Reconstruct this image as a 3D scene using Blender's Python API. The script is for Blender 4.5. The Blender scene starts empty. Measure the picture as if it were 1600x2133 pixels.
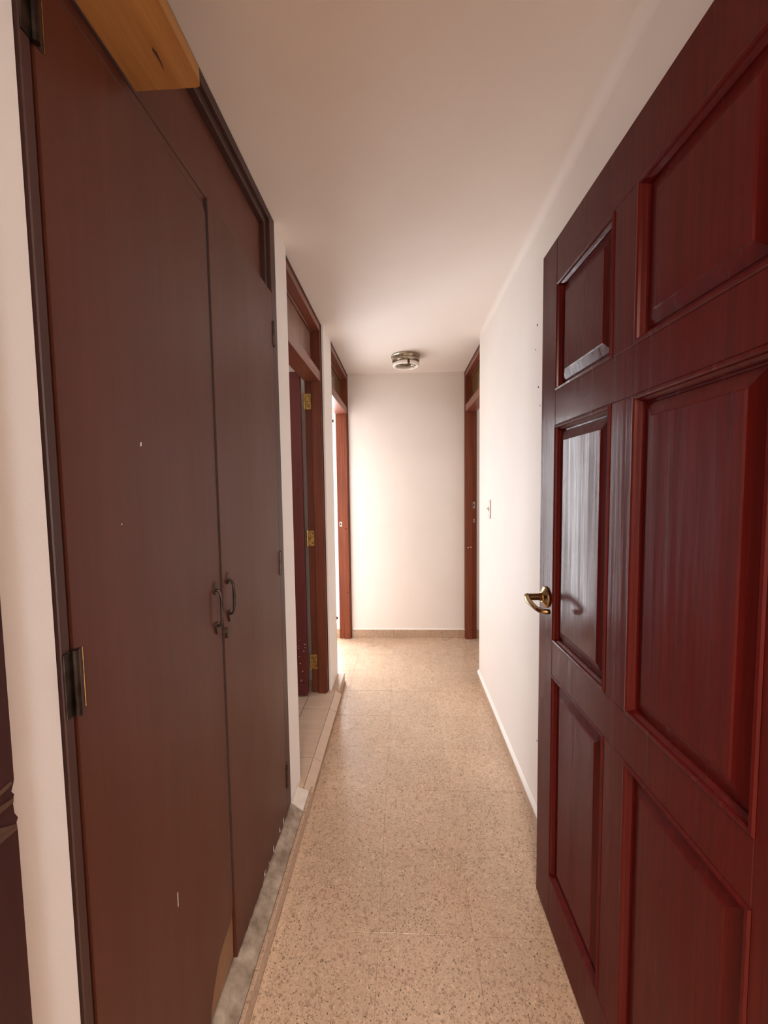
import bpy, bmesh, math, random
from mathutils import Vector, Matrix
random.seed(7)
sc = bpy.context.scene
COL = sc.collection

# ------------------------------------------------------------------ camera
IMG_W, IMG_H, F_PX = 1600, 2133, 820.0
YAW, PITCH, ROLL, CAM_Z = -0.0463, -0.0633, -0.0135, 1.3916
cam_d = bpy.data.cameras.new('camera')
cam = bpy.data.objects.new('camera', cam_d)
COL.objects.link(cam)
fw = Vector((math.sin(YAW) * math.cos(PITCH), math.cos(YAW) * math.cos(PITCH), math.sin(PITCH)))
rt = Vector((math.cos(YAW), -math.sin(YAW), 0))
up = rt.cross(fw)
r2 = rt * math.cos(ROLL) + up * math.sin(ROLL)
u2 = -rt * math.sin(ROLL) + up * math.cos(ROLL)
M = Matrix((r2, u2, -fw)).transposed().to_4x4()
M.translation = Vector((0, 0, CAM_Z))
cam.matrix_world = M
cam_d.sensor_fit = 'VERTICAL'
cam_d.sensor_height = 36.0
cam_d.lens = F_PX * 36.0 / IMG_H
cam_d.clip_start = 0.02
sc.camera = cam

# ------------------------------------------------------------------ world, lights, exposure
w = bpy.data.worlds.new('world')
sc.world = w
w.use_nodes = True
w.node_tree.nodes['Background'].inputs[0].default_value = (0.75, 0.85, 1.0, 1)
w.node_tree.nodes['Background'].inputs[1].default_value = 1.0


def area(name, loc, direction, sx, sy, power, color):
    l = bpy.data.lights.new(name, 'AREA')
    l.shape = 'RECTANGLE'
    l.size, l.size_y = sx, sy
    l.energy = power
    l.color = color
    o = bpy.data.objects.new(name, l)
    COL.objects.link(o)
    o.location = loc
    o.rotation_euler = Vector(direction).to_track_quat('-Z', 'Y').to_euler()
    return o


# daylight at the four windows of the flat
area('window_daylight_end_room', (-1.04, 3.74, 1.08), (0, -1, 0), 0.86, 1.84, 92, (0.95, 0.972, 1.0))
area('window_daylight_entry_room', (1.48, -2.62, 1.45), (0, 1, 0), 0.58, 1.3, 46, (0.84, 0.92, 1.0))
area('warm_fill_entry_room', (-0.05, -1.3, 2.30), (0, 0, -1), 0.5, 0.5, 66, (1.0, 0.82, 0.67))  # unseen light behind the camera, added as warm fill
area('window_daylight_bathroom', (-1.93, 2.0, 1.75), (1, 0, 0), 0.6, 0.6, 7, (1.0, 0.95, 0.9))
area('window_daylight_side_room', (2.33, 3.0, 1.4), (-1, 0, 0), 0.9, 1.1, 8, (0.95, 0.97, 1.0))
sc.view_settings.view_transform = 'Standard'
sc.view_settings.look = 'None'
sc.view_settings.gamma = 1.0
sc.view_settings.use_curve_mapping = False
sc.view_settings.exposure = 0.0
sc.cycles.max_bounces = 12
sc.cycles.diffuse_bounces = 8
sc.cycles.glossy_bounces = 5
sc.cycles.sample_clamp_indirect = 4.0

# ------------------------------------------------------------------ materials
MATS = {}


def new_mat(name):
    m = bpy.data.materials.new(name)
    m.use_nodes = True
    nt = m.node_tree
    b = nt.nodes['Principled BSDF']
    MATS[name] = m
    return m, nt, b


def N(nt, typ, **kw):
    n = nt.nodes.new(typ)
    for k, v in kw.items():
        if k in n.inputs:
            n.inputs[k].default_value = v
        else:
            setattr(n, k, v)
    return n


def ramp(nt, stops, interp='LINEAR'):
    n = nt.nodes.new('ShaderNodeValToRGB')
    n.color_ramp.interpolation = interp
    el = n.color_ramp.elements
    while len(el) < len(stops):
        el.new(0.5)
    for e, (p, c) in zip(el, stops):
        e.position = p
        e.color = (*c, 1) if len(c) == 3 else c
    return n


def world_pos(nt, scale=(1, 1, 1)):
    g = nt.nodes.new('ShaderNodeNewGeometry')
    mp = nt.nodes.new('ShaderNodeMapping')
    mp.inputs['Scale'].default_value = scale
    nt.links.new(g.outputs['Position'], mp.inputs['Vector'])
    return mp.outputs['Vector']


def obj_pos(nt, scale=(1, 1, 1)):
    g = nt.nodes.new('ShaderNodeTexCoord')
    mp = nt.nodes.new('ShaderNodeMapping')
    mp.inputs['Scale'].default_value = scale
    nt.links.new(g.outputs['Object'], mp.inputs['Vector'])
    return mp.outputs['Vector']


def bump(nt, b, height, strength, dist=0.002):
    bn = nt.nodes.new('ShaderNodeBump')
    bn.inputs['Strength'].default_value = strength
    bn.inputs['Distance'].default_value = dist
    nt.links.new(height, bn.inputs['Height'])
    nt.links.new(bn.outputs['Normal'], b.inputs['Normal'])
    return bn


def mixc(nt, fac, a, b, blend='MIX'):
    n = nt.nodes.new('ShaderNodeMix')
    n.data_type = 'RGBA'
    n.blend_type = blend
    for sock, v in ((n.inputs[0], fac), (n.inputs[6], a), (n.inputs[7], b)):
        if hasattr(v, 'is_output'):
            nt.links.new(v, sock)
        elif isinstance(v, (int, float)):
            sock.default_value = v
        else:
            sock.default_value = (*v, 1)
    return n.outputs[2]


def paint(name, c1, c2, rough=0.65, bumps=0.12, scale=1.7, fine=160):
    m, nt, b = new_mat(name)
    p = world_pos(nt)
    n1 = N(nt, 'ShaderNodeTexNoise', Scale=scale, Detail=5.0, Roughness=0.6)
    nt.links.new(p, n1.inputs['Vector'])
    r = ramp(nt, [(0.35, c1), (0.68, c2)])
    nt.links.new(n1.outputs['Fac'], r.inputs['Fac'])
    nt.links.new(r.outputs['Color'], b.inputs['Base Color'])
    b.inputs['Roughness'].default_value = rough
    n2 = N(nt, 'ShaderNodeTexNoise', Scale=fine, Detail=3.0)
    nt.links.new(p, n2.inputs['Vector'])
    n3 = N(nt, 'ShaderNodeTexNoise', Scale=14.0, Detail=3.0)
    nt.links.new(p, n3.inputs['Vector'])
    ad = N(nt, 'ShaderNodeMath', operation='MULTIPLY_ADD')
    nt.links.new(n3.outputs['Fac'], ad.inputs[0])
    ad.inputs[1].default_value = 2.5
    nt.links.new(n2.outputs['Fac'], ad.inputs[2])
    bump(nt, b, ad.outputs[0], bumps, 0.002)
    return m


paint('wall_paint', (0.80, 0.745, 0.70), (0.835, 0.785, 0.745), 0.6)
paint('ceiling_paint', (0.80, 0.735, 0.685), (0.83, 0.77, 0.725), 0.7, 0.10)
paint('room_paint', (0.82, 0.79, 0.76), (0.84, 0.81, 0.78), 0.7, 0.05)
paint('white_plastic', (0.82, 0.79, 0.74), (0.84, 0.81, 0.76), 0.35, 0.0)
paint('cement', (0.20, 0.15, 0.11), (0.44, 0.36, 0.285), 0.85, 0.8, 20.0, 60)
paint('cement_white', (0.62, 0.55, 0.49), (0.78, 0.72, 0.66), 0.8, 0.4, 16.0, 60)
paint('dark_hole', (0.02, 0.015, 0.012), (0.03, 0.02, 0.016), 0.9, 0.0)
paint('white_flake', (0.75, 0.72, 0.68), (0.8, 0.77, 0.74), 0.8, 0.0)
paint('lamp_tube', (0.86, 0.80, 0.74), (0.88, 0.82, 0.76), 0.25, 0.0)


def terrazzo(name, base, chip_a, chip_b, dark, rough):
    m, nt, b = new_mat(name)
    p = world_pos(nt)
    wn_ = N(nt, 'ShaderNodeTexNoise', Scale=140.0, Detail=2.0)
    nt.links.new(p, wn_.inputs['Vector'])
    vm = N(nt, 'ShaderNodeVectorMath', operation='MULTIPLY_ADD')
    nt.links.new(wn_.outputs['Color'], vm.inputs[0])
    vm.inputs[1].default_value = (0.011, 0.011, 0.011)
    nt.links.new(p, vm.inputs[2])
    pw_ = vm.outputs[0]
    # broad tint drift
    nb = N(nt, 'ShaderNodeTexNoise', Scale=2.3, Detail=4.0)
    nt.links.new(p, nb.inputs['Vector'])
    rb = ramp(nt, [(0.3, tuple(c * 0.86 for c in base)), (0.7, tuple(min(1, c * 1.1) for c in base))])
    nt.links.new(nb.outputs['Fac'], rb.inputs['Fac'])
    n9 = N(nt, 'ShaderNodeTexNoise', Scale=4.5, Detail=5.0, Roughness=0.65)
    nt.links.new(p, n9.inputs['Vector'])
    r9 = ramp(nt, [(0.5, (0, 0, 0)), (0.72, (0.45, 0.45, 0.45))])
    nt.links.new(n9.outputs['Fac'], r9.inputs['Fac'])
    col = mixc(nt, r9.outputs['Color'], rb.outputs['Color'], (base[0] * .92, base[1] * .78, base[2] * .72))
    for scale, lo, hi, dist, amt in ((105.0, 0.55, 0.62, 0.62, 0.6), (230.0, 0.45, 0.5, 0.6, 0.75)):
        v = N(nt, 'ShaderNodeTexVoronoi', Scale=scale, Randomness=1.0)
        nt.links.new(pw_, v.inputs['Vector'])
        sep = nt.nodes.new('ShaderNodeSeparateColor')
        nt.links.new(v.outputs['Color'], sep.inputs['Color'])
        cr = ramp(nt, [(0.0, chip_b), (0.35, chip_a), (0.6, base), (0.8, tuple(min(1, c * 1.35) for c in base)), (1.0, chip_a)])
        nt.links.new(sep.outputs[0], cr.inputs['Fac'])
        keep = ramp(nt, [(lo, (0, 0, 0)), (hi, (1, 1, 1))])
        nt.links.new(sep.outputs[1], keep.inputs['Fac'])
        edge = ramp(nt, [(dist - 0.15, (1, 1, 1)), (dist, (0, 0, 0))])
        nt.links.new(v.outputs['Distance'], edge.inputs['Fac'])
        k = N(nt, 'ShaderNodeMath', operation='MULTIPLY')
        nt.links.new(keep.outputs['Color'], k.inputs[0])
        nt.links.new(edge.outputs['Color'], k.inputs[1])
        k2 = N(nt, 'ShaderNodeMath', operation='MULTIPLY')
        nt.links.new(k.outputs[0], k2.inputs[0])
        k2.inputs[1].default_value = amt
        col = mixc(nt, k2.outputs[0], col, cr.outputs['Color'])
    # sparse dark chips of two sizes
    for scale, thr in ((95.0, 0.96), (190.0, 0.85)):
        v = N(nt, 'ShaderNodeTexVoronoi', Scale=scale, Randomness=1.0)
        nt.links.new(pw_, v.inputs['Vector'])
        sep = nt.nodes.new('ShaderNodeSeparateColor')
        nt.links.new(v.outputs['Color'], sep.inputs['Color'])
        keep = N(nt, 'ShaderNodeMath', operation='GREATER_THAN')
        nt.links.new(sep.outputs[2], keep.inputs[0])
        keep.inputs[1].default_value = thr
        edge = ramp(nt, [(0.22, (1, 1, 1)), (0.34, (0, 0, 0))])
        nt.links.new(v.outputs['Distance'], edge.inputs['Fac'])
        k = N(nt, 'ShaderNodeMath', operation='MULTIPLY')
        nt.links.new(keep.outputs[0], k.inputs[0])
        nt.links.new(edge.outputs['Color'], k.inputs[1])
        col = mixc(nt, k.outputs[0], col, dark)
    # slight tint per tile
    oi = nt.nodes.new('ShaderNodeObjectInfo')
    rr = ramp(nt, [(0.0, (0.95, 0.94, 0.93)), (1.0, (1.0, 1.0, 1.0))])
    nt.links.new(oi.outputs['Random'], rr.inputs['Fac'])
    col = mixc(nt, 1.0, col, rr.outputs['Color'], 'MULTIPLY')
    nt.links.new(col, b.inputs['Base Color'])
    nr = N(nt, 'ShaderNodeTexNoise', Scale=5.0, Detail=4.0)
    nt.links.new(p, nr.inputs['Vector'])
    mr = ramp(nt, [(0.3, (rough * 0.8,) * 3), (0.7, (rough * 1.25,) * 3)])
    nt.links.new(nr.outputs['Fac'], mr.inputs['Fac'])
    nt.links.new(mr.outputs['Color'], b.inputs['Roughness'])
    return m


terrazzo('terrazzo', (0.61, 0.45, 0.325), (0.42, 0.28, 0.19), (0.20, 0.13, 0.085), (0.085, 0.055, 0.04), 0.27)
terrazzo('terrazzo_skirting', (0.50, 0.36, 0.26), (0.42, 0.27, 0.18), (0.25, 0.16, 0.10), (0.10, 0.06, 0.045), 0.4)
paint('grout', (0.36, 0.25, 0.175), (0.50, 0.36, 0.26), 0.9, 0.2, 8.0)


def wood(name, dark, light, rough, coat=0.0, coat_rough=0.2, grain=(38, 38, 1.6), blot=0.35, bumps=0.15, blot_c=None, local=True, spec=.4, streak=False):
    """painted / varnished timber, grain along the last stretched axis"""
    m, nt, b = new_mat(name)
    p = obj_pos(nt, grain) if local else world_pos(nt, grain)
    n1 = N(nt, 'ShaderNodeTexNoise', Scale=1.0, Detail=6.0, Roughness=0.65, Distortion=0.6)
    nt.links.new(p, n1.inputs['Vector'])
    r = ramp(nt, [(0.3, dark), (0.7, light)])
    nt.links.new(n1.outputs['Fac'], r.inputs['Fac'])
    col = r.outputs['Color']
    p2 = obj_pos(nt, (2.4, 2.4, 1.1))
    n2 = N(nt, 'ShaderNodeTexNoise', Scale=1.0, Detail=5.0, Roughness=0.6)
    nt.links.new(p2, n2.inputs['Vector'])
    rb = ramp(nt, [(0.35, (0, 0, 0)), (0.7, (blot,) * 3)])
    nt.links.new(n2.outputs['Fac'], rb.inputs['Fac'])
    col = mixc(nt, rb.outputs['Color'], col, blot_c or tuple(c * 1.5 for c in light))
    nt.links.new(col, b.inputs['Base Color'])
    rr = ramp(nt, [(0.3, (rough * 0.85,) * 3), (0.7, (min(1, rough * 1.2),) * 3)])
    nt.links.new(n2.outputs['Fac'], rr.inputs['Fac'])
    nt.links.new(rr.outputs['Color'], b.inputs['Roughness'])
    b.inputs['Coat Weight'].default_value = coat
    b.inputs['Specular IOR Level'].default_value = spec
    b.inputs['Coat Roughness'].default_value = coat_rough
    bn = bump(nt, b, n1.outputs['Fac'], bumps, 0.002)
    nt.links.new(bn.outputs['Normal'], b.inputs['Coat Normal'])
    if streak:  # brushed varnish: gloss varies along the grain
        p3 = obj_pos(nt, (42, 42, 1.3))
        n3 = N(nt, 'ShaderNodeTexNoise', Scale=1.0, Detail=4.0, Roughness=0.6)
        nt.links.new(p3, n3.inputs['Vector'])
        r3 = ramp(nt, [(0.38, (coat_rough * .6,) * 3), (0.62, (coat_rough * 2.2,) * 3)])
        nt.links.new(n3.outputs['Fac'], r3.inputs['Fac'])
        nt.links.new(r3.outputs['Color'], b.inputs['Coat Roughness'])
        r4 = ramp(nt, [(0.35, (coat,) * 3), (0.65, (coat * .55,) * 3)])
        nt.links.new(n2.outputs['Fac'], r4.inputs['Fac'])
        nt.links.new(r4.outputs['Color'], b.inputs['Coat Weight'])
    return m


wood('red_varnish', (0.055, 0.0026, 0.0024), (0.098, 0.0053, 0.004), 0.6, 0.36, 0.13, (90, 90, 2.6), 0.3, 0.14, (0.125, 0.009, 0.006), spec=.10, streak=True)
wood('closet_paint', (0.068, 0.0165, 0.009), (0.090, 0.024, 0.0135), 0.40, 0.0, 0.3, (30, 30, 1.2), 0.5, 0.10, (0.10, 0.024, 0.010), spec=.32)
wood('closet_frame_paint', (0.04, 0.015, 0.011), (0.06, 0.023, 0.017), 0.45, 0.0, 0.3, (30, 30, 1.2), 0.3, 0.10)
wood('transom_paint', (0.10, 0.028, 0.0155), (0.125, 0.037, 0.021), 0.5, 0.0, 0.3, (24, 24, 1.5), 0.25, 0.08)
wood('frame_wood', (0.10, 0.021, 0.009), (0.22, 0.054, 0.021), 0.5, 0.08, 0.2, (60, 60, 2.0), 0.3, 0.15, (0.25, 0.07, 0.028), spec=.2)
wood('frame_wood_cross', (0.11, 0.026, 0.013), (0.22, 0.062, 0.03), 0.4, 0.2, 0.2, (60, 2.0, 60), 0.3, 0.15, (0.30, 0.1, 0.055))
wood('frame_wood_dark', (0.075, 0.017, 0.009), (0.15, 0.04, 0.019), 0.45, 0.1, 0.2, (60, 60, 2.0), 0.3, 0.15, spec=.2)
wood('frame_edge', (0.04, 0.012, 0.009), (0.07, 0.022, 0.016), 0.5, 0.0, 0.2, (40, 40, 2.0), 0.2, 0.1)
wood('bath_door_paint', (0.085, 0.012, 0.009), (0.12, 0.018, 0.014), 0.45, 0.2, 0.25, (40, 40, 2.0), 0.3, 0.1)
wood('transom_ply', (0.17, 0.085, 0.06), (0.25, 0.14, 0.10), 0.4, 0.2, 0.2, (10, 60, 1.2), 0.4, 0.1)
wood('transom_olive', (0.10, 0.068, 0.022), (0.17, 0.12, 0.045), 0.18, 0.6, 0.1, (8, 40, 1.2), 0.5, 0.1, (0.26, 0.19, 0.08))
wood('raw_pine', (0.27, 0.105, 0.024), (0.43, 0.21, 0.06), 0.6, 0.0, 0.3, (34, 2.0, 34), 0.5, 0.15, (0.28, 0.11, 0.026))
wood('raw_ply', (0.16, 0.075, 0.035), (0.27, 0.14, 0.07), 0.75, 0.0, 0.3, (30, 30, 2), 0.4, 0.3)
wood('jamb_wood', (0.020, 0.0035, 0.0035), (0.038, 0.007, 0.006), 0.5, 0.1, 0.2, (40, 40, 2.0), 0.2, 0.15)
wood('splintered_wood', (0.035, 0.014, 0.009), (0.08, 0.036, 0.02), 0.85, 0.0, 0.3, (50, 50, 4), 0.4, 0.5)
wood('bath_tile', (0.50, 0.365, 0.27), (0.60, 0.45, 0.345), 0.32, 0.0, 0.2, (3.0, 26, 26), 0.3, 0.05, (0.64, 0.5, 0.4), False)


def metal(name, c1, c2, rough, scale=40):
    m, nt, b = new_mat(name)
    p = obj_pos(nt)
    n = N(nt, 'ShaderNodeTexNoise', Scale=scale, Detail=4.0)
    nt.links.new(p, n.inputs['Vector'])
    r = ramp(nt, [(0.35, c1), (0.65, c2)])
    nt.links.new(n.outputs['Fac'], r.inputs['Fac'])
    nt.links.new(r.outputs['Color'], b.inputs['Base Color'])
    b.inputs['Metallic'].default_value = 1.0
    b.inputs['Roughness'].default_value = rough
    return m


metal('brass', (0.27, 0.165, 0.075), (0.42, 0.28, 0.13), 0.24)
metal('old_brass', (0.34, 0.19, 0.06), (0.60, 0.40, 0.14), 0.38, 90)
metal('dark_iron', (0.045, 0.032, 0.026), (0.10, 0.075, 0.06), 0.45)
metal('pewter', (0.32, 0.27, 0.20), (0.50, 0.44, 0.34), 0.25, 60)
metal('steel', (0.35, 0.32, 0.29), (0.5, 0.46, 0.42), 0.35)

m, nt, b = new_mat('window_glass')
tr = nt.nodes.new('ShaderNodeBsdfTransparent')
gl = nt.nodes.new('ShaderNodeBsdfGlossy')
gl.inputs['Roughness'].default_value = 0.02
mx = nt.nodes.new('ShaderNodeMixShader')
mx.inputs[0].default_value = 0.06
nt.links.new(tr.outputs[0], mx.inputs[1])
nt.links.new(gl.outputs[0], mx.inputs[2])
nt.links.new(mx.outputs[0], nt.nodes['Material Output'].inputs['Surface'])


# ------------------------------------------------------------------ builders
def tag(o, label, cat, group=None, kind=None):
    o['label'] = label
    o['category'] = cat
    if group:
        o['group'] = group
    if kind:
        o['kind'] = kind
    return o


def empty(name, loc=(0, 0, 0), rz=0.0):
    o = bpy.data.objects.new(name, None)
    o.empty_display_size = 0.1
    COL.objects.link(o)
    o.location = loc
    o.rotation_euler = (0, 0, rz)
    return o


def link(name, me, parent=None, off=None):
    o = bpy.data.objects.new(name, me)
    COL.objects.link(o)
    if parent is not None:
        o.parent = parent
    if off is not None:
        o.location = off
    return o


def bm_box(bm, x0, x1, y0, y1, z0, z1, bev=0.0):
    vs = [bm.verts.new((x, y, z)) for z in (z0, z1) for y in (y0, y1) for x in (x0, x1)]
    fs = [bm.faces.new([vs[i] for i in f]) for f in ((0, 2, 3, 1), (4, 5, 7, 6), (0, 1, 5, 4), (2, 6, 7, 3), (0, 4, 6, 2), (1, 3, 7, 5))]
    if bev > 0:
        es = list({e for f in fs for e in f.edges})
        bmesh.ops.bevel(bm, geom=es, offset=bev, segments=1, affect='EDGES', profile=0.5)


def bm_prism(bm, pts, axis, a, b):
    """extrude a 2-D polygon along an axis ('x': pts are (y,z); 'y': (x,z); 'z': (x,y))"""
    def P(u, v, t):
        return {'x': (t, u, v), 'y': (u, t, v), 'z': (u, v, t)}[axis]
    A = [bm.verts.new(P(u, v, a)) for u, v in pts]
    B = [bm.verts.new(P(u, v, b)) for u, v in pts]
    n = len(pts)
    bm.faces.new(A)
    bm.faces.new(B[::-1])
    for i in range(n):
        bm.faces.new((A[i], B[i], B[(i + 1) % n], A[(i + 1) % n]))


def bm_lathe(bm, prof, n=24, axis='z', origin=(0, 0, 0), cap=True):
    """revolve (radius, height) pairs"""
    rings = []
    for r, h in prof:
        ring = []
        for k in range(n):
            t = 2 * math.pi * k / n
            c, s = r * math.cos(t), r * math.sin(t)
            p = {'z': (c, s, h), 'x': (h, c, s), 'y': (c, h, s)}[axis]
            ring.append(bm.verts.new(Vector(p) + Vector(origin)))
        rings.append(ring)
    for a, b_ in zip(rings, rings[1:]):
        for k in range(n):
            bm.faces.new((a[k], a[(k + 1) % n], b_[(k + 1) % n], b_[k]))
    if cap:
        bm.faces.new(rings[0][::-1])
        bm.faces.new(rings[-1])


def bm_tube(bm, pts, radii, n=10, flat=None):
    """sweep a circle (or an ellipse, flat=(axis vector, factor)) along points"""
    pts = [Vector(p) for p in pts]
    if isinstance(radii, (int, float)):
        radii = [radii] * len(pts)
    rings = []
    ref = None
    for i, p in enumerate(pts):
        t = (pts[min(i + 1, len(pts) - 1)] - pts[max(i - 1, 0)]).normalized()
        if ref is None:
            ref = Vector((0, 0, 1)) if abs(t.z) < 0.9 else Vector((1, 0, 0))
        a = t.cross(ref).normalized()
        bb = a.cross(t).normalized()
        ref = bb
        ring = []
        for k in range(n):
            th = 2 * math.pi * k / n
            ring.append(bm.verts.new(p + (a * math.cos(th) + bb * math.sin(th)) * radii[i]))
        rings.append(ring)
    for a, b_ in zip(rings, rings[1:]):
        for k in range(n):
            bm.faces.new((a[k], a[(k + 1) % n], b_[(k + 1) % n], b_[k]))
    bm.faces.new(rings[0][::-1])
    bm.faces.new(rings[-1])


def finish(name, bm, mat, parent=None, off=None, smooth=False, base=None):
    """one mesh object from a bmesh; base moves world coordinates into the parent's frame"""
    if base is not None:
        bmesh.ops.translate(bm, verts=bm.verts, vec=-Vector(base))
    bmesh.ops.recalc_face_normals(bm, faces=bm.faces)
    me = bpy.data.meshes.new(name)
    bm.to_mesh(me)
    bm.free()
    me.materials.append(MATS[mat])
    if smooth:
        for p in me.polygons:
            p.use_smooth = True
    return link(name, me, parent, off)


def box(name, x0, x1, y0, y1, z0, z1, mat, parent=None, bev=0.0, base=None):
    bm = bmesh.new()
    bm_box(bm, x0, x1, y0, y1, z0, z1, bev)
    return finish(name, bm, mat, parent, base=base)


def boxes(name, lst, mat, parent=None, bev=0.0, base=None):
    bm = bmesh.new()
    for bx in lst:
        bm_box(bm, *bx, bev)
    return finish(name, bm, mat, parent, base=base)


# ------------------------------------------------------------------ measurements of the place (metres)
XL, XR = -0.4755, 0.540         # corridor wall faces
YE = 3.575                      # end wall
H = 2.40                        # ceiling
CURB = -0.412                   # front of the raised kerb on the left
Y_POST0, Y_POST1 = 0.508, 1.534  # closet
Y_BATH0, Y_BATH1 = 1.695, 2.482  # bathroom doorway
Y_LR0 = 2.737                   # end room doorway on the left
Y_RR0 = 2.783                   # side room doorway on the right
ST = 'structure'

# ------------------------------------------------------------------ walls, ceiling
tag(box('ceiling', -2.1, 2.6, -2.8, 4.0, H, H + 0.12, 'ceiling_paint'), 'plain off-white plaster ceiling over the corridor', 'ceiling', kind=ST)

tag(boxes('wall_left', [(XL - 0.12, XL, 0.30, Y_POST0, 0, H), (XL - 0.12, XL, Y_POST1, Y_BATH0, 0, H), (XL - 0.12, XL, Y_BATH1, Y_LR0, 0, H)], 'wall_paint', bev=0.004),
    'white plaster piers of the left wall between the closet and the doorways', 'wall', kind=ST)

wr = box('wall_right', XR, XR + 0.12, 0.40, Y_RR0, 0, H, 'wall_paint', bev=0.006)
tag(wr, 'long bare white plaster wall behind the open red door', 'wall', kind=ST)
bm = bmesh.new()
loft = []
for yy, RC in ((.402, .032), (1.9, .032), (2.4, .028), (2.6, .02), (2.72, .01), (Y_RR0 - .006, .001)):
    arc = [(XR - RC + RC * math.sin(a), H - RC + RC * math.cos(a)) for a in [k * math.pi / 20 for k in range(11)]]
    loft.append([bm.verts.new((x, yy, z)) for x, z in arc])
for a, b_ in zip(loft, loft[1:]):
    for k in range(10):
        bm.faces.new((a[k], b_[k], b_[k + 1], a[k + 1]))
finish('cove', bm, 'ceiling_paint', wr, smooth=True)
# end wall with the tall window of the room on the left
WX0, WX1, WZ0, WZ1 = -1.47, -0.61, 0.14, 2.02
tag(boxes('wall_end', [(WX1, 2.45, YE, YE + 0.13, 0, H), (-2.05, WX0, YE, YE + 0.13, 0, H), (WX0, WX1, YE, YE + 0.13, 0, WZ0), (WX0, WX1, YE, YE + 0.13, WZ1, H)], 'wall_paint'),
    'white end wall closing the corridor, seen beyond the ceiling lamp', 'wall', kind=ST)
# entry wall around the doorway in which the camera stands
tag(boxes('wall_entry', [(-1.9, XL - 0.12, 0.30, 0.40, 0, H), (XL - 0.001, 0.50, 0.30, 0.40, 2.145, H), (0.505, 1.9, 0.30, 0.40, 0, H)], 'room_paint'),
    'white wall around the entry doorway at the near end', 'wall', kind=ST)
# rooms around
tag(boxes('wall_entry_room', [(-1.9, -1.8, -2.6, 0.30, 0, H), (1.8, 1.9, -2.6, 0.30, 0, H), (-1.9, 1.19, -2.6, -2.5, 0, H), (1.77, 1.9, -2.6, -2.5, 0, H), (1.19, 1.77, -2.6, -2.5, 0, 0.80), (1.19, 1.77, -2.6, -2.5, 2.10, H)], 'room_paint'),
    'white walls of the entry room behind the viewer', 'wall', kind=ST)
tag(boxes('wall_bath', [(-1.90, -1.78, 1.58, 1.70, 0, H), (-1.90, -1.78, 2.30, 2.62, 0, H), (-1.90, -1.78, 1.70, 2.30, 0, 1.45), (-1.90, -1.78, 1.70, 2.30, 2.05, H), (-1.9, XL - 0.12, 1.54, 1.62, 0, H), (-1.9, XL - 0.12, 2.62, 2.70, 0, H)], 'room_paint'),
    'white walls of the bathroom behind the left doorway', 'wall', kind=ST)
tag(box('wall_end_room', -2.05, -1.93, 2.70, YE, 0, H, 'room_paint'), 'white far wall of the bright room at the left end', 'wall', kind=ST)
tag(boxes('wall_side_room', [(2.2, 2.3, 2.2, 2.55, 0, H), (2.2, 2.3, 3.45, YE, 0, H), (2.2, 2.3, 2.55, 3.45, 0, 0.85), (2.2, 2.3, 2.55, 3.45, 1.95, H), (XR + 0.12, 2.3, 2.1, 2.2, 0, H)], 'room_paint'),
    'pale walls of the side room behind the right doorway', 'wall', kind=ST)
tag(box('wall_closet_back', -1.12, -1.06, 0.40, 1.54, 0, H, 'room_paint'), 'hidden back wall of the built-in closet', 'wall', kind=ST)

# window of the end room
wn = empty('window_1', (WX0, YE, WZ0))
tag(wn, 'tall bright window in the room at the left end of the corridor', 'window', kind=ST)
wb = (WX0, YE, WZ0)
for x0, x1, z0, z1 in ((WX0, WX0 + .03, WZ0, WZ1), (WX1 - .03, WX1, WZ0, WZ1), (WX0, WX1, WZ0, WZ0 + .03), (WX0, WX1, WZ1 - .03, WZ1), ((WX0 + WX1) / 2 - .015, (WX0 + WX1) / 2 + .015, WZ0, WZ1)):
    box('window_frame', x0, x1, YE + .075, YE + .115, z0, z1, 'white_plastic', wn, 0.003, wb)
for x0, x1 in ((WX0 + .03, (WX0 + WX1) / 2 - .015), ((WX0 + WX1) / 2 + .015, WX1 - .03)):
    box('pane', x0, x1, YE + .092, YE + .096, WZ0 + .03, WZ1 - .03, 'window_glass', wn, 0, wb)

# small nail holes and chipped plaster on the right wall
for y, z, s in ((1.62, 2.02, .005), (1.60, 1.775, .0045), (1.635, 1.93, .003), (1.58, 1.70, .003), (1.57, 0.35, .004)):
    bm = bmesh.new()
    bm_lathe(bm, [(s, -0.0008), (s * .6, 0.0006)], 8, 'x', (XR - 0.0002, y, z))
    finish('nail_hole', bm, 'dark_hole', wr)

# ------------------------------------------------------------------ floor of terrazzo tiles
fl = box('floor', -1.95, 2.3, 0.30, YE, -0.10, -0.0012, 'grout')
tag(fl, 'cream terrazzo tile floor running down the corridor', 'floor', kind=ST)
tag(box('floor_entry', -1.9, 1.9, -2.6, 0.30, -0.10, 0.0, 'terrazzo'), 'terrazzo floor of the entry room under the viewer', 'floor', kind=ST)
TILE, GAP = 0.2928, 0.0008
cache = {}


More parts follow.
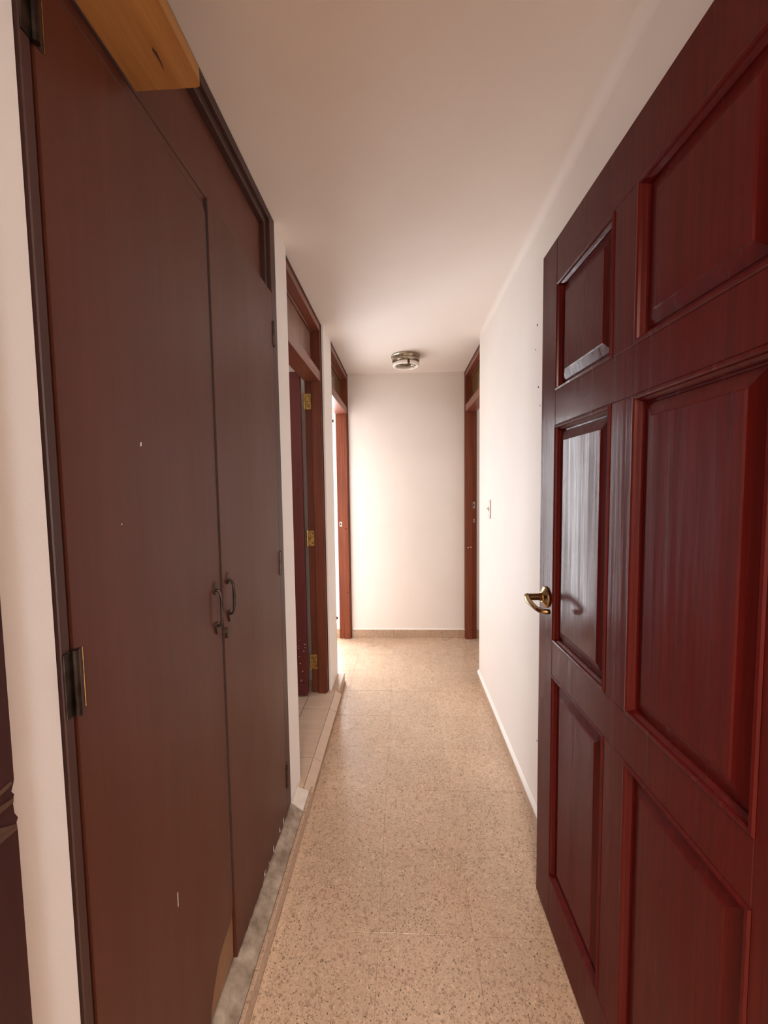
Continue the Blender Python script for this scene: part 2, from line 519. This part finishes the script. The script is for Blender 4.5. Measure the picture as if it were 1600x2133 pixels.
def tile_mesh(w_, d_, h_, mat, cham=0.0004):
    key = (round(w_, 4), round(d_, 4), round(h_, 4), mat)
    if key not in cache:
        bm = bmesh.new()
        c = cham
        lo = [bm.verts.new(p) for p in ((0, 0, -h_), (w_, 0, -h_), (w_, d_, -h_), (0, d_, -h_))]
        mi = [bm.verts.new(p) for p in ((0, 0, -c), (w_, 0, -c), (w_, d_, -c), (0, d_, -c))]
        hi = [bm.verts.new(p) for p in ((c, c, 0), (w_ - c, c, 0), (w_ - c, d_ - c, 0), (c, d_ - c, 0))]
        bm.faces.new(hi)
        for a, b_ in ((lo, mi), (mi, hi)):
            for i in range(4):
                bm.faces.new((a[i], a[(i + 1) % 4], b_[(i + 1) % 4], b_[i]))
        bm.faces.new(lo[::-1])
        bmesh.ops.recalc_face_normals(bm, faces=bm.faces)
        me = bpy.data.meshes.new('floor_tile')
        bm.to_mesh(me)
        bm.free()
        me.materials.append(MATS[mat])
        cache[key] = me
    return cache[key]


def lay(x0, x1, y0, y1, z, name, mat, parent, ox, oy, tx, ty, h_=0.012, gap=GAP, base=(0, 0, 0), jitter=0.00004):
    i0, i1 = math.floor((x0 - ox) / tx), math.ceil((x1 - ox) / tx)
    j0, j1 = math.floor((y0 - oy) / ty), math.ceil((y1 - oy) / ty)
    for i in range(i0, i1):
        for j in range(j0, j1):
            a0, a1 = max(x0, ox + i * tx), min(x1, ox + (i + 1) * tx)
            b0, b1 = max(y0, oy + j * ty), min(y1, oy + (j + 1) * ty)
            if a1 - a0 < 0.012 or b1 - b0 < 0.012:
                continue
            me = tile_mesh(a1 - a0 - gap, b1 - b0 - gap, h_, mat)
            link(name, me, parent, (a0 + gap / 2 - base[0], b0 + gap / 2 - base[1], z + random.uniform(-jitter, jitter) - base[2]))


OX, OY = 0.207, 3.486
lay(CURB, XR, 0.30, YE, 0, 'floor_tile', 'terrazzo', fl, OX, OY, 0.2945, TILE)
lay(-1.55, CURB, Y_LR0 + .001, YE, 0, 'floor_tile', 'terrazzo', fl, OX, OY, 0.2945, TILE)
lay(XR, 1.15, Y_RR0 + .001, YE, 0, 'floor_tile', 'terrazzo', fl, OX, OY, 0.2945, TILE)

# skirtings
be = empty('baseboard_end', (0, YE, 0))
tag(be, 'speckled terrazzo skirting along the foot of the end wall', 'baseboard', kind=ST)
xs = [-0.468, -0.09, 0.205, 0.50, 0.563]
for a, b_ in zip(xs, xs[1:]):
    box('skirting_tile', a + .0005, b_ - .0005, YE - .011, YE, 0, .074, 'terrazzo_skirting', be, .0015, (0, YE, 0))
for a, b_ in ((-0.88, -0.592), (0.668, 0.95), (0.951, 1.24)):
    box('skirting_tile', a, b_, YE - .011, YE, 0, .074, 'terrazzo_skirting', be, .0015, (0, YE, 0))
bm = bmesh.new()
bm_prism(bm, [(YE, .074), (YE - .013, .074), (YE - .004, .083), (YE, .086)], 'x', -0.468, 0.563)
finish('plaster_fillet', bm, 'wall_paint', be, base=(0, YE, 0))

br = empty('baseboard_right', (XR, 0.4, 0))
tag(br, 'low cream skirting with white painted top along the right wall', 'baseboard', kind=ST)
y = 0.42
while y < Y_RR0 - 0.01:
    y1 = min(y + TILE, Y_RR0 + .004)
    box('skirting_tile', XR - .011, XR, y + .0005, y1 - .0005, 0, .058, 'terrazzo_skirting', br, .0015, (XR, 0.4, 0))
    y = y1
bm = bmesh.new()
bm_prism(bm, [(XR, .058), (XR - .0125, .052), (XR - .012, .060), (XR - .004, .070), (XR, .074)], 'y', 0.42, Y_RR0 + .004)
finish('painted_cap', bm, 'wall_paint', br, base=(XR, 0.4, 0))

# raised kerb along the left wall
KB = (CURB, 0.4, 0)
bl = empty('baseboard_left', KB)
tag(bl, 'low terrazzo kerb along the foot of the left wall', 'baseboard', kind=ST)
y = 0.41
while y < Y_BATH0 - .03:
    y1 = min(y + TILE, Y_BATH0 - .025)
    box('kerb_tile', CURB - .012, CURB, y + .0006, y1 - .0006, 0, .056, 'terrazzo_skirting', bl, .002, KB)
    y = y1
y = Y_BATH0 - .025
while y < Y_BATH1 - .02:
    y1 = min(y + TILE, Y_BATH1 - .005)
    box('kerb_tile', CURB - .016, CURB - .006, y + .0006, y1 - .0006, 0, .050, 'terrazzo_skirting', bl, .002, KB)
    y = y1
for a, b_ in ((Y_BATH1 - .004, Y_LR0 - .03),):
    box('kerb_tile', XL, CURB - .012, a, b_ + .028, 0, .062, 'terrazzo_skirting', bl, .003, KB)
# cement bed sloping up to the closet doors, uneven
bm = bmesh.new()
cols = [(CURB - .0125, .0545), (CURB - .03, .064), (CURB - .048, .078), (XL - .004, .090), (XL - .03, .094)]
rows = []
ny = 60
for k in range(ny + 1):
    yy = 0.41 + (Y_POST1 - 0.41) * k / ny
    rows.append([bm.verts.new((x, yy, z + (random.uniform(-.002, .0015) if 0 < c else 0))) for c, (x, z) in enumerate(cols)])
for a, b_ in zip(rows, rows[1:]):
    for c in range(len(cols) - 1):
        bm.faces.new((a[c], b_[c], b_[c + 1], a[c + 1]))
finish('cement_bed', bm, 'cement', bl, base=KB, smooth=True)
# white painted foot of the pier
bm = bmesh.new()
bm_prism(bm, [(XL - .001, .048), (CURB - .0122, .048), (CURB - .0125, .056), (CURB - .024, .066), (XL + .010, .072), (XL + .003, .080), (XL - .001, .10)], 'y', Y_POST1 + .002, Y_BATH0 - .057)
finish('plaster_foot', bm, 'cement_white', bl, base=KB)

# bathroom floor with bevelled edge tiles on the threshold
BZ = 0.070
BB = (XL, Y_BATH0, 0)
bf = empty('floor_bath', BB)
tag(bf, 'raised beige wood-look tile floor of the bathroom', 'floor', kind=ST)
box('screed', -1.78, XL + .02, 1.62, 2.62, 0, BZ - .0105, 'grout', bf, 0, BB)
box('screed', XL, CURB - .017, Y_BATH0 + .001, Y_BATH1 - .01, 0, BZ - .012, 'grout', bf, 0, BB)
lay(-1.78, -0.448, 1.640, 2.476, BZ, 'floor_tile', 'bath_tile', bf, -0.6085, 1.836, 0.43, 0.428, 0.010, 0.004, BB, 0.0001)
lay(-1.78, -0.600, 2.476, 2.615, BZ, 'floor_tile', 'bath_tile', bf, -0.6085, 2.264, 0.43, 0.428, 0.010, 0.004, BB, 0.0001)
for a, b_ in ((1.640, 1.836), (1.836, 2.264), (2.264, 2.475)):
    bm = bmesh.new()
    bm_prism(bm, [(-0.4475, BZ), (-0.4475, BZ - .010), (CURB - .004, .040), (CURB + .004, .048)], 'y', a + .0015, b_ - .0015)
    finish('threshold_tile', bm, 'bath_tile', bf, base=BB)

# ------------------------------------------------------------------ door frames (bathroom, two end doorways, entry)
LZ0, LZ1 = 2.045, 2.105


def door_frame(name, label, side, xf, y0, y1, panel_mat, depth=0.115, wood_='frame_wood', cross='frame_wood_cross', zfloor=0.0, hinge_far=None, panel_lines=False):
    """side -1: the room lies to the left; xf: x of the frame's front; opening y0..y1, up to the ceiling"""
    B = (xf, y0, zfloor)
    t = empty(name, B)
    tag(t, label, 'door frame', kind=ST)
    s = side

    def bx(nm, a, b_, ya, yb, z0, z1, mat, bev=.002):
        xs_ = sorted((xf + s * a, xf + s * b_))
        return box(nm, xs_[0], xs_[1], ya, yb, z0, z1, mat, t, bev, B)
    pw = .036
    for near, (ya, yb, st) in enumerate(((y0, y0 + pw, 1), (y1 - pw, y1, -1))):
        bx('post', 0.0, depth, ya, yb, zfloor, H - .001, wood_)
        # stop that the leaf closes against, leaving a rebate towards the room
        yy = (yb, yb + .012) if st > 0 else (ya - .012, ya)
        bx('stop', 0.006, depth * .58, yy[0], yy[1], zfloor, LZ0, wood_)
        # dark outer edge of the front
        yy = (ya, ya + .010) if st > 0 else (yb - .010, yb)
        bx('edge_strip', -.004, 0.0, yy[0] + .001, yy[1] - .001, zfloor, H - .002, 'frame_edge', .001)
    bx('lintel', 0.002, depth, y0 + pw, y1 - pw, LZ0, LZ1, cross)
    bx('top_rail', 0.0, depth, y0 + pw, y1 - pw, H - .050, H - .001, cross)
    bx('edge_strip', -.004, 0.0, y0 + .012, y1 - .012, H - .013, H - .003, 'frame_edge', .001)
    # panel of boards above the lintel
    n = 3 if panel_lines else 2
    L = (y1 - y0 - 2 * pw) / n
    for k in range(n):
        bx('transom_board', .058, .070, y0 + pw + k * L + .0008, y0 + pw + (k + 1) * L - .0008, LZ1, H - .050, panel_mat, .001)
    for z0, z1 in ((LZ1, LZ1 + .014), (H - .064, H - .050)):
        bx('bead', .046, .058, y0 + pw, y1 - pw, z0, z1, 'frame_wood_cross', .003)
    return t, bx


tb, tbx = door_frame('trim_1', 'brown timber frame with boarded panel over the bathroom doorway', -1, XL - .018, Y_BATH0, Y_BATH1, 'transom_ply', depth=.100, wood_='frame_wood_dark', zfloor=BZ, panel_lines=True)
te, tex = door_frame('trim_2', 'orange-brown timber door frame at the left end by the end wall', -1, XL - .006, Y_LR0, YE - .001, 'transom_olive', depth=.105)
tr_, trx = door_frame('trim_3', 'dark red-brown timber door frame at the right end by the end wall', 1, XR + .025, Y_RR0, YE - .001, 'transom_olive', depth=.10)


def screw_plate(parent, base, x, y, z, hw, hh, mat, nm='strike_plate', hole=True):
    o = box(nm, x - hw, x + hw, y - .0012, y, z - hh, z + hh, mat, parent, .0006, base)
    if hole:
        b2 = base
        box('latch_hole', x - hw * .45, x + hw * .45, y - .0016, y - .0011, z - hh * .45, z + hh * .45, 'dark_hole', parent, 0, b2)
    return o


# strike plates and old fixing holes in the far posts of the two end frames
e_b = (XL - .006, Y_LR0, 0)
yf = YE - .001 - .036
screw_plate(te, e_b, XL - .083, yf, 1.06, .011, .022, 'steel')
for x, z in ((XL - .035, 1.02), (XL - .03, .43)):
    bm = bmesh.new()
    bm_lathe(bm, [(.006, 0), (.004, -.0012)], 8, 'y', (x, yf - .0121, z))
    finish('bolt_hole', bm, 'dark_hole', te, base=e_b)
s_b = (XR + .025, Y_RR0, 0)
screw_plate(tr_, s_b, XR + .098, yf, 1.22, .010, .028, 'steel')
screw_plate(tr_, s_b, XR + .098, yf, 1.08, .008, .014, 'steel')
for x, z in ((XR + .045, .84), (XR + .07, .845)):
    bm = bmesh.new()
    bm_lathe(bm, [(.005, 0), (.003, -.0012)], 7, 'y', (x, yf - .0121, z))
    finish('paint_chip', bm, 'white_flake', tr_, base=s_b)

# entry door frame: the left jamb shows as a dark edge, split around the lock
J0, J1 = 0.285, 0.398
t4 = empty('trim_4', (XL, J0, 0))
tag(t4, 'dark red jamb at the left edge, its timber split around the lock', 'door frame', kind=ST)
JB = (XL, J0, 0)
JX = -0.4335
bm = bmesh.new()
prof = [(J0, 0), (J1, 0)]
zz = 0.985
prof += [(J1, 1.012), (J1 - .0008, 1.024), (J1 + .0012, 1.028), (J1 - .0022, 1.036), (J1 - .0032, 1.05), (J1 - .001, 1.057), (J1 - .0038, 1.062), (J1 - .001, 1.070), (J1, 1.074)]
prof += [(J1, 2.11), (J0, 2.11)]
bm_prism(bm, prof, 'x', XL + .001, JX)
finish('jamb', bm, 'jamb_wood', t4, base=JB)
for k, (z, d, e) in enumerate(((1.062, .03, .012), (1.048, .022, .006), (1.034, .034, -.010), (1.018, .026, .004))):
    bm = bmesh.new()
    bm_prism(bm, [(J1 - d - .014, z), (J1 - .004, z + e - .004), (J1 - .0035, z + e), (J1 - d, z + .009)], 'x', JX - .006, JX + .0012 + .0006 * k)
    finish('splinter', bm, 'splintered_wood', t4, base=JB)
box('jamb', 0.466, 0.504, J0, J1, 0, 2.11, 'jamb_wood', t4, .002, JB)
box('head', XL + .001, 0.504, J0, J1, 2.11, 2.144, 'jamb_wood', t4, .002, JB)

# bathroom door: opened inwards, hinged on the far post
DBX, DBY = XL - .018 - .100 - .018, 2.400
d2 = empty('door_2', (DBX, DBY, BZ))
tag(d2, 'dark red bathroom door standing open inside the left doorway', 'door', kind=ST)
DB = (DBX, DBY, BZ)
LW = .68
T = .035
zb, zt = BZ + .008, 2.095
ln = lambda nm, a, b_, ya, yb, z0, z1, mat, bev=.002, par=d2: box(nm, DBX - b_, DBX - a, ya, yb, z0, z1, mat, par, bev, DB)
ln('stile', 0, .105, DBY, DBY + T, zb, zt, 'bath_door_paint')
ln('stile', LW - .105, LW, DBY, DBY + T, zb, zt, 'bath_door_paint')
ln('rail', .105, LW - .105, DBY, DBY + T, zb, zb + .19, 'bath_door_paint')
ln('rail', .105, LW - .105, DBY, DBY + T, 1.0, 1.1, 'bath_door_paint')
ln('rail', .105, LW - .105, DBY, DBY + T, zt - .11, zt, 'bath_door_paint')
ln('panel', .105, LW - .105, DBY + .010, DBY + .026, zb + .19, 1.0, 'bath_door_paint')
ln('panel', .105, LW - .105, DBY + .010, DBY + .026, 1.1, zt - .11, 'bath_door_paint')
ln('kick_strip', -.001, LW, DBY - .009, DBY, zb, zb + .075, 'bath_door_paint', .002)
for k in range(14):
    x = DBX - random.uniform(.01, .09)
    z = random.choice((random.uniform(.22, .28), random.uniform(.36, .44), random.uniform(.15, .5)))
    s = random.uniform(.0012, .0035)
    bm = bmesh.new()
    bm_prism(bm, [(x - s * 1.6, z), (x + s, z - s * .6), (x + s * 1.8, z + s * .5), (x - s, z + s)], 'y', DBY - .0006, DBY + .0001)
    finish('paint_chip', bm, 'white_flake', d2, base=DB)
# hinges: leaf on the rebate of the post, knuckles, leaf on the door
TB = (XL - .018, Y_BATH0, BZ)
for z in (1.925, 1.075, 0.275):
    yp = Y_BATH1 - .036
    hx0, hx1 = XL - .018 - .098, XL - .018 - .062
    h_ = box('hinge', hx0, hx1, yp - .0022, yp - .0002, z - .048, z + .048, 'old_brass', tb, .0006, TB)
    bm = bmesh.new()
    bm_tube(bm, [(hx0 - .006, yp - .006, z - .05), (hx0 - .006, yp - .006, z + .05)], .0062, 10)
    k_ = finish('knuckle', bm, 'old_brass', tb, base=TB, smooth=False)
    for dz in (-.03, 0, .03):
        bm = bmesh.new()
        bm_lathe(bm, [(.004, 0), (.003, -.0012)], 8, 'y', ((hx0 + hx1) / 2 + .006 * (1 if dz else -1), yp - .0022, z + dz))
        finish('screw', bm, 'dark_iron', tb, base=TB)

# ------------------------------------------------------------------ built-in closet
WB = (XL, Y_POST0, 0.09)
wd = empty('closet', WB)
tag(wd, 'built-in closet with two tall brown painted doors and a panel above', 'closet')
FX = XL + .003
part = lambda nm, x0, x1, y0, y1, z0, z1, mat, bev=.0015, par=wd: box(nm, x0, x1, y0, y1, z0, z1, mat, par, bev, WB)
part('post', XL - .06, FX, Y_POST0 + .0005, Y_POST0 + .016, .095, H - .002, 'closet_frame_paint')
part('post', XL - .06, FX, 1.478, Y_POST1 - .001, .095, H - .002, 'closet_frame_paint')
part('post', XL - .055, FX - .012, 1.452, 1.477, 2.105, H - .03, 'closet_frame_paint')
part('top_rail', XL - .06, FX, Y_POST0 + .017, 1.477, H - .030, H - .002, 'closet_frame_paint')
part('top_rail', XL - .055, FX - .010, Y_POST0 + .017, 1.452, H - .058, H - .031, 'closet_frame_paint')
part('header_rail', XL - .06, FX - .004, Y_POST0 + .017, 1.477, 2.0865, 2.108, 'closet_paint')
part('header_gap_shade', XL - .03, FX - .003, Y_POST0 + .017, 1.10, 2.108, 2.1115, 'closet_frame_paint', .0005)  # thin dark strip standing in for the shaded gap below the transom
part('transom_panel', XL - .040, XL - .026, Y_POST0 + .017, 1.452, 2.112, H - .058, 'transom_paint')


def ragged(y0, y1, z, n, amp):
    return [(y0 + (y1 - y0) * k / n, z + random.uniform(-amp, amp)) for k in range(n + 1)]


# near leaf, with its lower free corner broken away
SEAM = 0.988
ZB = .100
dl = bmesh.new()
poly = [(Y_POST0 + .022, ZB), (.845, ZB), (.852, .135), (.868, .170), (.893, .207), (.925, .222), (.958, .228), (.978, .240), (SEAM - .004, .262), (SEAM - .004, 2.064), (SEAM - .016, 2.079), (Y_POST0 + .022, 2.079)]
bm_prism(dl, poly, 'x', XL - .018, XL + .003)
leaf1 = finish('door_leaf', dl, 'closet_paint', wd, base=WB)
dl = bmesh.new()
bm_prism(dl, [(.82, ZB), (.93, ZB + .004), (.982, ZB + .012), (.985, .19), (SEAM - .004, .30), (.82, .30)], 'x', XL - .015, XL - .001)
raw = finish('bare_core', dl, 'raw_ply', leaf1)
raw.location = (0, 0, 0)
raw['label'] = 'bare plywood showing at the broken corner'
for v in raw.data.vertices:
    v.co -= Vector(WB)
# far leaf
dl = bmesh.new()
bot = [(1.468, .094)] + [(y, z) for y, z in ragged(SEAM + .003, 1.455, .098, 26, .006)][::-1]
bm_prism(dl, [(SEAM + .003, 2.106), (1.468, 2.106)] + bot, 'x', XL - .016, XL + .006)
leaf2 = finish('door_leaf', dl, 'closet_paint', wd, base=WB)
# gap shade painted as a thin dark strip on the far leaf's meeting edge
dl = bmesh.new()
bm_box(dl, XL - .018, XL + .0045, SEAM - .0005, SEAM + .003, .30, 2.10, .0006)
finish('seam_shade', dl, 'dark_hole', leaf2, base=WB)
# flakes of white paint along the bottom of the far leaf
for k in range(10):
    yy = random.uniform(1.02, 1.46)
    s = random.uniform(.0012, .0045)
    bm = bmesh.new()
    z = .100 + random.uniform(0, .012)
    bm_prism(bm, [(yy - s * .5, z), (yy + s * .6, z + s * .3), (yy + s * .1, z + s * 5.0), (yy - s * .4, z + s * 2.2)], 'x', XL + .005, XL + .0066)
    finish('paint_flake', bm, 'white_flake', leaf2, base=WB)
for y, z, sy, sz in ((.70, 1.475, .0016, .004), (.64, 1.335, .0011, .0013), (.742, .545, .0008, .016)):
    bm = bmesh.new()
    bm_prism(bm, [(y - sy, z - sz), (y + sy * .6, z - sz * .7), (y + sy, z + sz), (y - sy * .4, z + sz * .8)], 'x', XL + .0025, XL + .0034)
    finish('paint_chip', bm, 'white_flake', leaf1, base=WB)


def pull(leaf, yc, zc):
    """iron bail pull with pointed fixing plates"""
    x0 = XL + (.003 if leaf is leaf1 else .006)
    root = None
    for s in (1, -1):
        bm = bmesh.new()
        z = zc + s * .046
        bm_prism(bm, [(yc - .005, z - .010), (yc + .005, z - .010), (yc + .0065, z), (yc + .004, z + s * .012), (yc, z + s * .021), (yc - .004, z + s * .012), (yc - .0065, z)] if s > 0 else
                 [(yc - .005, z + .010), (yc + .005, z + .010), (yc + .0065, z), (yc + .004, z - .012), (yc, z - .021), (yc - .004, z - .012), (yc - .0065, z)], 'x', x0 - .001, x0 + .004)
        finish('fixing_plate', bm, 'dark_iron', leaf, base=WB)
    bm = bmesh.new()
    pts = [(x0, yc, zc + .044), (x0 + .007, yc, zc + .046), (x0 + .0125, yc, zc + .043), (x0 + .0155, yc, zc + .034), (x0 + .017, yc, zc + .018), (x0 + .0175, yc, zc), (x0 + .017, yc, zc - .018), (x0 + .0155, yc, zc - .034), (x0 + .0125, yc, zc - .043), (x0 + .007, yc, zc - .046), (x0, yc, zc - .044)]
    bm_tube(bm, pts, [.0036, .0034, .003, .0032, .0036, .0039, .0036, .0032, .003, .0034, .0036], 10)
    finish('pull_handle', bm, 'dark_iron', leaf, base=WB, smooth=True)


pull(leaf1, .953, 1.093)
pull(leaf2, 1.020, 1.103)
bm = bmesh.new()
bm_prism(bm, [(.994, 1.0), (1.004, .996), (1.010, 1.008), (1.006, 1.022), (.998, 1.028), (.994, 1.015)], 'x', XL + .005, XL + .013)
finish('lock_stub', bm, 'dark_iron', leaf2, base=WB)
# hinges
for z in (1.118, 2.02, .32):
    hz = part('hinge', FX, FX + .003, Y_POST0 + .001, Y_POST0 + .016, z - .047, z + .047, 'dark_iron', .0006)
    bm = bmesh.new()
    bm_tube(bm, [(FX + .005, Y_POST0 + .019, z - .048), (FX + .005, Y_POST0 + .019, z + .048)], .0048, 8)
    finish('knuckle', bm, 'dark_iron', wd, base=WB)
    part('hinge', XL + .003, XL + .0046, Y_POST0 + .025, Y_POST0 + .034, z - .046, z + .046, 'closet_frame_paint', .0005)
    part('hinge_edge', XL + .0032, XL + .0052, Y_POST0 + .0342, Y_POST0 + .0356, z - .044, z + .046, 'old_brass', .0004)
for z in (1.962, 1.105, .25):
    bm = bmesh.new()
    bm_tube(bm, [(FX + .004, 1.473, z - .045), (FX + .004, 1.473, z + .045)], .0052, 8)
    finish('knuckle', bm, 'dark_iron', wd, base=WB)
    part('hinge', FX, FX + .002, 1.479, 1.496, z - .045, z + .045, 'dark_iron', .0005)

# bare pine board fixed level with the top of the closet doors, reaching out from the entry wall
bm = bmesh.new()
bm_prism(bm, [(XL + .007, .401), (XL + .128, .401), (XL + .128, .722), (XL + .125, .729), (XL + .118, .731), (XL + .007, .731)], 'z', 2.105, 2.130)
pl = finish('pine_board', bm, 'raw_pine')
bm = bmesh.new()
bm_prism(bm, [(XL + .078, .668), (XL + .0805, .664), (XL + .083, .672), (XL + .081, .690), (XL + .0785, .700), (XL + .0795, .684)], 'z', 2.1044, 2.1056)
finish('knot', bm, 'frame_edge', pl)
tag(pl, 'bare yellow pine board jutting out at the top of the closet', 'board')

# ------------------------------------------------------------------ red panelled door, folded back along the right wall
W_, ZT, ZBT, TH = 0.875, 2.091, 0.012, 0.036
FREE = Vector((0.4449, 1.2873, 0))
dirv = Vector((0.4597 - 0.4449, 0.6396 - 1.2873, 0)).normalized()
HNG = FREE + dirv * W_
ang = math.atan2(-dirv.y, -dirv.x)
rd = empty('door_1', (HNG.x, HNG.y, 0), ang)
tag(rd, 'glossy dark red six-panel wooden door standing open on the right', 'door', kind=ST)
S = lambda s: W_ - s        # s counts from the free edge
rowz = [(ZBT + .158, .817), (.918, 1.565), (1.662, 1.966)]
cols_s = [(.105, .400), (.478, .772)]


def rp(nm, s0, s1, z0, z1, y0=-TH, y1=0.0, mat='red_varnish', par=rd, bev=.0015):
    return box(nm, S(s1), S(s0), y0, y1, z0, z1, mat, par, bev)


rp('stile', 0, .105, ZBT, ZT)
rp('stile', .772, W_, ZBT, ZT)
for z0, z1 in ((ZBT, rowz[0][0]), (rowz[0][1], rowz[1][0]), (rowz[1][1], rowz[2][0]), (rowz[2][1], ZT)):
    rp('rail', .1052, .7718, z0, z1)
for z0, z1 in rowz:
    rp('mullion', .400, .478, z0 + .0002, z1 - .0002)


def rings(bm, x0, x1, z0, z1, prof, close):
    prev = None
    for ins, dep in prof:
        cur = [bm.verts.new((x, dep, z)) for x, z in ((x0 + ins, z0 + ins), (x1 - ins, z0 + ins), (x1 - ins, z1 - ins), (x0 + ins, z1 - ins))]
        if prev:
            for i in range(4):
                bm.faces.new((prev[i], prev[(i + 1) % 4], cur[(i + 1) % 4], cur[i]))
        prev = cur
    if close:
        bm.faces.new(prev)


for s0, s1 in cols_s:
    for z0, z1 in rowz:
        bm = bmesh.new()
        rings(bm, S(s1), S(s0), z0, z1, [(.014, -.0145), (.021, -.0145), (.023, -.0125), (.046, -.0060), (.049, -.0040), (.0505, -.0040)], True)
        pn = finish('panel', bm, 'red_varnish', rd)
        bm = bmesh.new()
        rings(bm, S(s1), S(s0), z0, z1, [(-.0004, -.003), (-.0004, .0), (.002, .0028), (.006, .0034), (.009, .0010), (.0105, -.0035), (.0145, -.0075), (.0165, -.0100), (.0170, -.0146)], False)
        finish('moulding', bm, 'red_varnish', pn)
        rp('back_panel', s0, s1, z0, z1, -TH + .006, -.016, par=pn)
# scuffs
for s, z, a, l in ((.165, 1.40, -.9, .03), (.06, .99, 1.0, .018), (.26, 1.615, .4, .02), (.285, 1.61, -.6, .014)):
    bm = bmesh.new()
    dx, dz = math.cos(a) * l / 2, math.sin(a) * l / 2
    yb = .0003 if s in (.06, .26, .285) else -.0037
    bm_prism(bm, [(S(s) - dx, z - dz), (S(s) - dx + .0008, z - dz - .0008), (S(s) + dx, z + dz), (S(s) + dx - .0012, z + dz + .0008)], 'y', yb - .0008, yb)
    finish('scratch', bm, 'frame_edge', rd)

# lever handle
hs, hz = .056, 1.043
lv = empty('lever_handle', (S(hs), 0, hz))
lv.parent = rd
bm = bmesh.new()
bm_lathe(bm, [(.032, .0), (.0335, .003), (.031, .007), (.022, .011), (.0165, .014), (.0155, .016)], 28, 'y')
finish('rosette', bm, 'brass', lv, smooth=False)
bm = bmesh.new()
bm_lathe(bm, [(.0125, .013), (.0125, .020), (.0108, .022), (.0108, .056), (.0120, .060), (.0120, .063)], 20, 'y')
finish('neck', bm, 'brass', lv, smooth=False)
bm = bmesh.new()
pts = [(.004, .058, .004), (-.010, .062, -.001), (-.03, .0635, -.005), (-.055, .0625, -.008), (-.078, .060, -.011), (-.093, .055, -.013), (-.101, .046, -.014), (-.104, .036, -.014), (-.104, .030, -.014)]
bm_tube(bm, pts, [.0085, .0095, .0085, .0076, .0072, .0072, .0072, .0070, .0066], 12)
finish('lever', bm, 'brass', lv, smooth=True)
for z in (.26, 1.05, 1.84):
    bm = bmesh.new()
    bm_tube(bm, [(-.004, .003, z - .05), (-.004, .003, z + .05)], .0055, 10)
    finish('hinge', bm, 'old_brass', rd)

# ------------------------------------------------------------------ ceiling lamp
LP = (0.040, 3.115, H)
lm = empty('ceiling_lamp', LP)
tag(lm, 'round metal ceiling lamp with a bare white ring tube', 'lamp')
bm = bmesh.new()
bm_lathe(bm, [(.100, 0), (.112, -.002), (.113, -.010), (.107, -.014), (.104, -.028), (.107, -.033), (.106, -.045), (.101, -.053), (.092, -.054), (.088, -.047), (.0, -.045)], 40, cap=False)
finish('housing', bm, 'pewter', lm, smooth=False)
for k in range(18):
    t = 2 * math.pi * k / 18
    bm = bmesh.new()
    bm_lathe(bm, [(.0075, .0), (.0055, .004), (.002, .0055)], 8, 'x')
    o = finish('stud', bm, 'pewter', lm, off=(.1035 * math.cos(t), .1035 * math.sin(t), -.021))
    o.rotation_euler = (0, 0, t)
bm = bmesh.new()
nseg = 48
for_r = []
for k in range(nseg):
    t = 2 * math.pi * k / nseg
    ring = []
    for j in range(12):
        a = 2 * math.pi * j / 12
        r = .0915 + .0135 * math.cos(a)
        ring.append(bm.verts.new((r * math.cos(t), r * math.sin(t), -.070 + .0135 * math.sin(a))))
    for_r.append(ring)
for k in range(nseg):
    a, b_ = for_r[k], for_r[(k + 1) % nseg]
    for j in range(12):
        bm.faces.new((a[j], a[(j + 1) % 12], b_[(j + 1) % 12], b_[j]))
finish('ring_tube', bm, 'lamp_tube', lm, smooth=True)
bm = bmesh.new()
bm_box(bm, .012, .028, -.1065, -.077, -.0845, -.056, .002)
finish('tube_cap', bm, 'dark_iron', lm)
bm = bmesh.new()
bm_lathe(bm, [(.022, -.044), (.022, -.052), (.018, -.058), (.0, -.059)], 20, cap=False)
finish('socket', bm, 'steel', lm)
for t in (0.6, 2.7, 4.3):
    bm = bmesh.new()
    bm_tube(bm, [(.05 * math.cos(t), .05 * math.sin(t), -.046), (.065 * math.cos(t), .065 * math.sin(t), -.062), (.071 * math.cos(t), .071 * math.sin(t), -.078), (.084 * math.cos(t), .084 * math.sin(t), -.0855)], .0018, 6)
    finish('clip', bm, 'steel', lm)

# ------------------------------------------------------------------ light switch
SW = (XR, 2.455, 1.247)
sw = empty('light_switch', SW)
tag(sw, 'white toggle light switch on the right wall', 'light switch')
bm = bmesh.new()
bm_box(bm, -.007, -.0004, -.036, .036, -.058, .058, .002)
finish('plate', bm, 'white_plastic', sw)
bm = bmesh.new()
bm_box(bm, -.0082, -.0068, -.007, .007, -.013, .013, .0004)
finish('slot', bm, 'cement', sw)
bm = bmesh.new()
bm_prism(bm, [(-.008, -.006), (-.021, .002), (-.021, .008), (-.008, .007)], 'y', -.0045, .0045)
finish('toggle', bm, 'white_plastic', sw)
for z in (-.042, .042):
    bm = bmesh.new()
    bm_lathe(bm, [(.0035, -.0065), (.0028, -.0082)], 10, 'x', (0, 0, z))
    finish('screw', bm, 'steel', sw)
